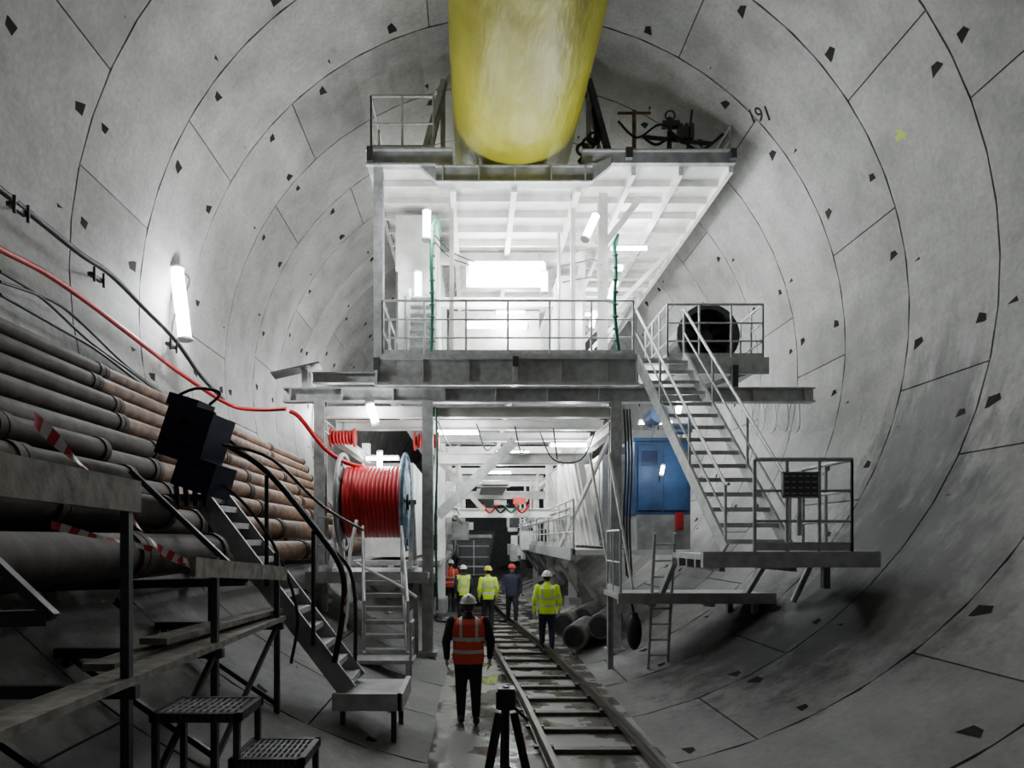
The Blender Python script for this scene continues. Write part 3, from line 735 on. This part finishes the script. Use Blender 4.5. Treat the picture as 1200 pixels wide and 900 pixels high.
for i in range(5):
    x=872+14*i; b.path([wallpt(x,470,.1),wallpt(x-4,488,.1),wallpt(x,505,.1),wallpt(x+8,503,.1),wallpt(x+9,485,.1),wallpt(x+8,470,.1)],.014,'grey',6)
b.beam(wallpt(865,468,.06),wallpt(945,468,.06),.05,.05,'grey'); b.done()

# ---------------------------------------------------------------- timber walkway left
wk=B('timber_walkway')
wk.bb(-3.24,-2.98,1.2,7.7,1.74,1.79,'wood'); wk.bb(-3.5,-3.28,4.6,7.9,1.76,1.81,'wood')
wk.beam((-3.3,5.2,1.87),(-3.15,7.8,1.84),.22,.05,'wood')
for y in(1.8,4.25,5.7,7.5):
    wk.beam((-3.02,y,floorz(-3.02)),(-3.02,y,2.98 if y<5 else 2.5),.055,.055,'dgrey')
    wk.beam((-4.25,y,floorz(-4.25)+.02),(-4.25,y,1.7),.06,.06,'dgrey')
    wk.beam((-4.35,y,1.7),(-2.95,y,1.7),.06,.08,'dgrey')
    wk.beam((-3.02,y,floorz(-3.02)+.1),(-4.2,y,1.65),.04,.05,'dgrey')
wk.beam((-3.02,4.3,.8),(-3.02,5.7,1.7),.04,.04,'dgrey'); wk.beam((-3.02,5.7,.8),(-3.02,7.5,1.7),.04,.04,'dgrey')
wk.beam((-3.0,1.0,2.98),(-3.0,4.35,2.92),.045,.2,'wood')
wk.beam((-3.0,5.2,2.44),(-3.0,7.75,2.26),.05,.15,'wood')
wk.done()
tp=B('barrier_tape')
def tape(pts,w=.07):
    pts=catmull([V(*p) for p in pts],8)
    acc=0
    for i,(a,b2) in enumerate(zip(pts,pts[1:])):
        n=4
        for j in range(n):
            p=a.lerp(b2,j/n);q=a.lerp(b2,(j+1)/n); acc+=(q-p).length
            k='tapeR' if int(acc/.07)%2==0 else 'tapeW'
            sw=V(.25*w*math.sin(acc*9),0,w*.5*(.75+.25*math.cos(acc*7)))
            tp.add([p-sw,q-sw,q+sw,p+sw],[(0,1,2,3)],k)
tape([P(40,490,3.55),P(62,512,3.7),P(85,535,3.85),P(105,552,4.0)],.075)
tape([P(138,592,4.2),P(165,620,4.6),P(190,645,4.9),P(222,662,5.2)],.06)
tape([P(60,615,4.2),P(110,628,4.5),P(165,640,4.8),P(220,658,5.15)],.05)
tape([P(408,690,8.0),P(404,710,8.0),P(408,740,8.0)],.06)
tp.done()
for x0,x1,z in((-3.0,-2.4,1.5),(-2.48,-1.98,1.2)):
    s=B('steel_step'); y0,y1=4.5,5.0
    s.bb(x0,x1,y0,y0+.04,z-.06,z,'dgrey');s.bb(x0,x1,y1-.04,y1,z-.06,z,'dgrey');s.bb(x0,x0+.04,y0,y1,z-.06,z,'dgrey');s.bb(x1-.04,x1,y0,y1,z-.06,z,'dgrey')
    for i in range(12):
        x=x0+.04+(x1-x0-.08)*i/11; s.bb(x-.006,x+.006,y0,y1,z-.04,z-.005,'grey')
    for j in range(5):
        y=y0+.05+.1*j; s.bb(x0,x1,y-.006,y+.006,z-.03,z-.008,'grey')
    for x in(x0+.03,x1-.03):
        for y in(y0+.03,y1-.03): s.beam((x,y,floorz(x)),(x,y,z-.05),.04,.04,'dgrey')
    s.beam((x0+.03,y0+.03,.9),(x1-.03,y0+.03,.9),.03,.03,'dgrey'); s.done()

t=B('surveying_tripod'); c=V(-.67,4.0,1.76)
t.tube(c-V(0,0,.1),c,.06,'black',16); t.tube(c-V(0,0,.45),c+V(0,0,.03),.02,'black',8); t.box(c+V(0,0,.01),(.1,.1,.025),'black')
t.tube(c+V(0,0,-.05),c+V(.12,-.12,-.14),.01,'black'); t.ball(c-V(0,0,.06),.05,'black')
for a in(-2.5,-.5,1.6):
    f_=V(c.x+.42*math.cos(a),c.y+.42*math.sin(a),.17); h=c-V(0,0,.12)+V(.05*math.cos(a),.05*math.sin(a),0); m=h.lerp(f_,.5)
    t.tube(h,m,.026,'black'); t.tube(m,f_,.018,'black'); t.box(m,(.06,.06,.07),'black'); t.ball(f_,.022,'black')
    t.tube(c-V(0,0,.42),h.lerp(f_,.35),.008,'black')
t.done()

hc=B('grey_pipe_sections')
for (x,y,r) in((1.55,15.4,.26),(2.15,15.6,.27),(1.55,17.2,.3),(2.1,17.6,.26)):
    z=floorz(x+.15)+r+.05
    a=V(x-.25,y-.7,z); b2=V(x+.3,y+.8,z+.03); hc.tube(a,b2,r,'coil',24)
    dd=(b2-a).normalized(); hc.tube(a-dd*.01,a,r*.82,'dgrey',24)
    for q in range(10): hc.ring(a.lerp(b2,(q+.5)/10),dd,r,.018,'coil',24,5)
hc.done()

lc=B('mine_locomotive'); x=-.85
lc.bb(x-.6,x+.6,25,29,.55,1.2,'dgrey'); lc.bb(x-.58,x+.58,25.2,26.6,1.2,2.7,'dgrey'); lc.bb(x-.66,x+.66,25.1,26.7,2.7,2.82,'grey'); lc.bb(x-.5,x+.5,26.7,28.8,1.2,2.0,'dgrey')
lc.bb(x-.45,x-.05,25.17,25.2,1.9,2.5,'board');lc.bb(x+.05,x+.45,25.17,25.2,1.9,2.5,'board'); lc.bb(x-.65,x+.65,24.9,25.0,.5,.8,'dgrey')
lc.beam((x-.6,25.1,1.65),(x+.6,25.1,1.65),.04,.06,'galv'); lc.beam((x,25.12,1.3),(x,25.12,2.6),.04,.05,'galv')
for z in(1.35,2.0,2.4): lc.beam((x-.55,25.14,z),(x+.55,25.14,z),.03,.04,'grey')
for sx in(-.45,.45): lc.tube((x+sx,24.95,1.3),(x+sx,25.02,1.3),.05,'galv',12)
for y in(25.6,28.2):
    for sx in(-.57,.57): lc.tube((x+sx-.05,y,.57),(x+sx+.05,y,.57),.25,'dgrey',18)
lc.done()
lc=B('muck_skip'); x=-.8
lc.add([V(x-.9,31,3.0),V(x+.9,31,3.0),V(x+.6,31,1.0),V(x-.6,31,1.0),V(x-.9,34,3.0),V(x+.9,34,3.0),V(x+.6,34,1.0),V(x-.6,34,1.0)],[(0,3,2,1),(4,5,6,7),(0,4,7,3),(1,2,6,5),(2,3,7,6)],'dgrey')
lc.beam((x-.5,31.2,.55),(x-.5,33.8,.55),.1,.1,'dgrey')
for y in(31.5,33.5):
    for sx in(-.57,.57): lc.tube((x+sx-.05,y,.57),(x+sx+.05,y,.57),.25,'dgrey',18)
    lc.bb(x-.5,x+.5,y-.1,y+.1,.5,1.0,'dgrey')
lc.done()

# ---------------------------------------------------------------- people
def person(loc,heading,H=1.75,stride=.2,jacket='cloth',vest='orange',trous='cloth',helmet='helmet',arm=.1,bend=0.0,vox=.014,bulk=1.0,bag=False):
    k=H/1.75
    E=empty('construction_worker',loc,heading)
    parts=[]; me_b=B('tmp')
    def limb(pts,rs,label,n=14):
        pts=[V(*p)*k for p in pts]; rs=[r*k for r in rs]
        for i in range(len(pts)-1):
            me_b.tube(pts[i],pts[i+1],rs[i],'skin',n,rs[i+1]); parts.append((pts[i],pts[i+1],rs[i],rs[i+1],label))
        for p,r in zip(pts,rs): me_b.ball(p,r*1.0,'skin',n,8)
    def loft(secs,label):
        n=20; vs=[]
        secs=[(a,b_,c_,d_*(bulk if c_<1.42 else 1),e_*(bulk if c_<1.42 else 1)) for a,b_,c_,d_,e_ in secs]
        for (cx,cy,z,rx,ry) in secs:
            for j in range(n):
                t=2*math.pi*j/n; c_,s_=math.cos(t),math.sin(t)
                ex=.8; vs.append(V(cx+rx*math.copysign(abs(c_)**ex,c_),cy+ry*math.copysign(abs(s_)**ex,s_),z)*k)
        fs=[(i*n+j,i*n+(j+1)%n,(i+1)*n+(j+1)%n,(i+1)*n+j) for i in range(len(secs)-1) for j in range(n)]
        fs+= [tuple(range(n))[::-1],tuple(range(len(vs)-n,len(vs)))]
        me_b.add(vs,fs,'skin',True)
        for a,b2 in zip(secs,secs[1:]):
            parts.append((V(a[0],a[1],a[2])*k,V(b2[0],b2[1],b2[2])*k,(a[3]+a[4])*.5*k,(b2[3]+b2[4])*.5*k,label))
    L=bend
    loft([(0,0,.78,.14,.11),(0,0,.82,.175,.135),(0,0,.92,.185,.14),(0,.0,1.04,.178,.135),(0,L*.2,1.16,.184,.138),(0,L*.5,1.28,.198,.14),(0,L*.8,1.37,.19,.13),(0,L*.9,1.43,.15,.10),(0,L,1.47,.085,.075),(0,L,1.49,.06,.06)],'torso')
    limb([(0,L,1.44),(0,L+.01,1.54)],[.06,.055],'neck')
    hz=1.615; hy=L+.02
    me_b.ball(V(0,hy,hz)*k,.076*k,'skin',18,14,.118*k,.096*k); parts.append((V(0,hy,hz-.05)*k,V(0,hy,hz+.06)*k,.085*k,.085*k,'head'))
    me_b.ball(V(0,hy+.03,hz-.075)*k,.05*k,'skin',12,8,.04*k,.055*k)
    me_b.ball(V(0,hy+.1,hz-.01)*k,.014*k,'skin',8,6,.028*k,.02*k)
    for s in(-1,1): me_b.ball(V(s*.078,hy-.005,hz-.005)*k,.012*k,'skin',8,6,.032*k,.02*k)
    fy=stride
    for s,fo in((-1,fy),(1,-fy)):
        up=.05 if fo<0 else 0
        an=(s*.10,fo*1.0,.09+up); kn=(s*.10,fo*.5+.05,.49+up*.3)
        limb([(s*.085,0,.90),kn,an],[.105*bulk**.5,.075*bulk**.5,.056],'leg')
        fz=.045+up*.3
        limb([(s*.10,fo-.05,fz+.01),(s*.105,fo+.06,fz),(s*.11,fo+.16,fz-.008)],[.05,.045,.036],'boot',12)
        ay=-fo*1.0*(arm/.1)*.5
        sx=bulk
        sh=(s*.19*sx,L*.85,1.395); el=(s*.258*sx,L*.6+ay*.5-.03,1.13); wr=(s*.25*sx,L*.5+ay+.05,.90)
        limb([sh,el,wr],[.07*bulk**.5,.056*bulk**.5,.042],'arm')
        hb_=B('hand_'+('left' if s<0 else 'right'),E); w0=V(*wr)*k
        dn=V(0,.12,-1).normalized()
        hb_.tube(w0,w0+dn*.04*k,.026*k,'skin',10,.032*k)
        pc=w0+dn*.07*k
        hb_.box(pc,(.03*k,.078*k,.085*k),'skin',Matrix.Rotation(.12,3,'X'))
        hb_.ball(pc,.022*k,'skin',10,8,.05*k,.043*k)
        for fi,(oy,ln) in enumerate(((.031,.062),(.011,.07),(-.011,.066),(-.031,.052))):
            b0=w0+dn*.108*k+V(0,oy,0)*k; b1=b0+(dn*ln*.5+V(-s*.008,0,0))*k; b2=b1+(dn*ln*.45+V(-s*.024,0,0))*k
            hb_.tube(b0-dn*.02*k,b1,.0095*k,'skin',8,.0085*k); hb_.tube(b1,b2,.0085*k,'skin',8,.007*k); hb_.ball(b1,.0087*k,'skin',8,6); hb_.ball(b2,.007*k,'skin',8,6)
        t0=w0+dn*.045*k+V(0,.03,0)*k; t1=t0+V(-s*.015,.03,-.03)*k; t2=t1+V(-s*.01,.012,-.032)*k
        hb_.tube(t0,t1,.012*k,'skin',8,.01*k); hb_.tube(t1,t2,.01*k,'skin',8,.008*k); hb_.ball(t1,.0105*k,'skin',8,6); hb_.ball(t2,.008*k,'skin',8,6)
        hb_.done()
    tmp=me_b.done()
    md_=tmp.modifiers.new('r','REMESH'); md_.mode='VOXEL'; md_.voxel_size=vox*k; md_.use_smooth_shade=True
    sm=tmp.modifiers.new('s','SMOOTH'); sm.factor=.6; sm.iterations=5
    dg=bpy.context.evaluated_depsgraph_get(); dg.update()
    nm=bpy.data.meshes.new_from_object(tmp.evaluated_get(dg)); bpy.data.objects.remove(tmp)
    nm.materials.clear()
    keys=['skin','hair',jacket,vest if vest else jacket,trous,'boot','refl']
    for q in keys: nm.materials.append(M[q])
    idx=[]
    for p in nm.polygons:
        c=p.center; best=None;bd=9
        for a,b2,r0,r1,lb in parts:
            ab=b2-a; t=max(0,min(1,(c-a).dot(ab)/ab.length_squared)); d=(c-a-ab*t).length/(r0+(r1-r0)*t)
            if d<bd: bd=d;best=(lb,t)
        lb=best[0]; z=c.z/k; x=c.x/k; m=0
        if lb=='head' or lb=='neck':
            m=1 if (c.y/k<L+.0 and z>1.535) or z>1.68 else 0
            if z<1.475: m=2
        elif lb=='boot': m=5
        elif lb=='leg': m=4 if z>.13 else 5
        elif lb=='torso':
            m=3 if z>.84 else 4
            if z>.84 and vest and (.98<z<1.03 or 1.14<z<1.19 or (z>1.19 and .085<abs(x)<.125)): m=6
            if z>1.44 and abs(x)<.09: m=2
        elif lb=='arm':
            m=2
            if jacket==vest and (1.2<z<1.24 or 1.0<z<1.04): m=6
            if vest and z>1.33 and abs(x)<.2: m=3
        idx.append(m)
    nm.polygons.foreach_set('material_index',idx); nm.polygons.foreach_set('use_smooth',[True]*len(idx))
    nm.name='body'; bo=bpy.data.objects.new('body',nm); COL.objects.link(bo); bo.parent=E
    h=B('helmet',E); n=24; vs=[];rows=8
    for i in range(rows+1):
        a=math.pi/2*i/rows
        for j in range(n):
            t=2*math.pi*j/n; rx=.108;ry=.13;rz=.105
            vs.append(V(rx*math.cos(a)*math.cos(t),hy+ry*math.cos(a)*math.sin(t),hz+.045+rz*math.sin(a))*k)
    fs=[(i*n+j,i*n+(j+1)%n,(i+1)*n+(j+1)%n,(i+1)*n+j) for i in range(rows) for j in range(n)]
    h.add(vs,fs,helmet,True)
    vs=[]
    for rr,dz in((1.0,.0),(1.12,-.012),(1.12,-.018),(.97,-.01)):
        for j in range(n):
            t=2*math.pi*j/n; e=rr+(.25*max(0,math.sin(t))**2 if rr>1.05 else 0)
            vs.append(V(.108*min(e,1.14)*math.cos(t),hy+.13*e*math.sin(t),hz+.045+dz)*k)
    h.add(vs,[(i*n+j,i*n+(j+1)%n,(i+1)*n+(j+1)%n,(i+1)*n+j) for i in range(3) for j in range(n)],helmet,True)
    h.beam(V(0,hy-.1,hz+.118)*k,V(0,hy+.09,hz+.128)*k,.03*k,.05*k,helmet)
    h.done()
    fc=B('face',E)
    for s in(-1,1):
        fc.ball(V(s*.03,hy+.082,hz+.008)*k,.011*k,'tapeW',10,8); fc.ball(V(s*.03,hy+.091,hz+.008)*k,.0055*k,'eye',8,6)
        fc.tube(V(s*.015,hy+.091,hz+.028)*k,V(s*.046,hy+.08,hz+.028)*k,.004*k,'hair',6)
    fc.tube(V(-.02,hy+.083,hz-.058)*k,V(.02,hy+.083,hz-.058)*k,.006*k,'lip',8)
    fc.done()
    return E
def at(px,d,z=None):
    x=(px-555)*d/800-.86; return (x,d,floorz(x) if z is None else z)
person(at(549,9.25),0.03,1.74,.06,'cloth','orange','cloth','helmet',arm=.05,vox=.012,bulk=1.18)
person(at(641,15.2),-.05,1.79,.12,'yellow','yellow','cloth2','helmet',arm=.12,bulk=1.08)
person(at(572,19.0),.1,1.75,.05,'yellow','yellow','cloth','helmety',arm=.1,vox=.018)
person(at(543,20.5),.2,1.72,.1,'cloth2','yellow','cloth','helmet',vox=.018)
person(at(600,20.0),math.pi,1.78,.15,'cloth2','','cloth','helmetr',vox=.018)
person(at(528,23),.0,1.75,.1,'orange','orange','cloth','helmet',vox=.02)

# ---------------------------------------------------------------- world, camera
wd=bpy.data.worlds.new('World'); S.world=wd; wd.use_nodes=True
wd.node_tree.nodes['Background'].inputs[0].default_value=(.02,.02,.022,1)
cd=bpy.data.cameras.new('Camera'); cam=bpy.data.objects.new('Camera',cd); COL.objects.link(cam)
cam.location=CAM; cam.rotation_euler=(math.pi/2,0,0)
cd.sensor_width=36; cd.lens=24; cd.shift_x=45/1200; cd.shift_y=182/1200; cd.clip_end=200
S.camera=cam
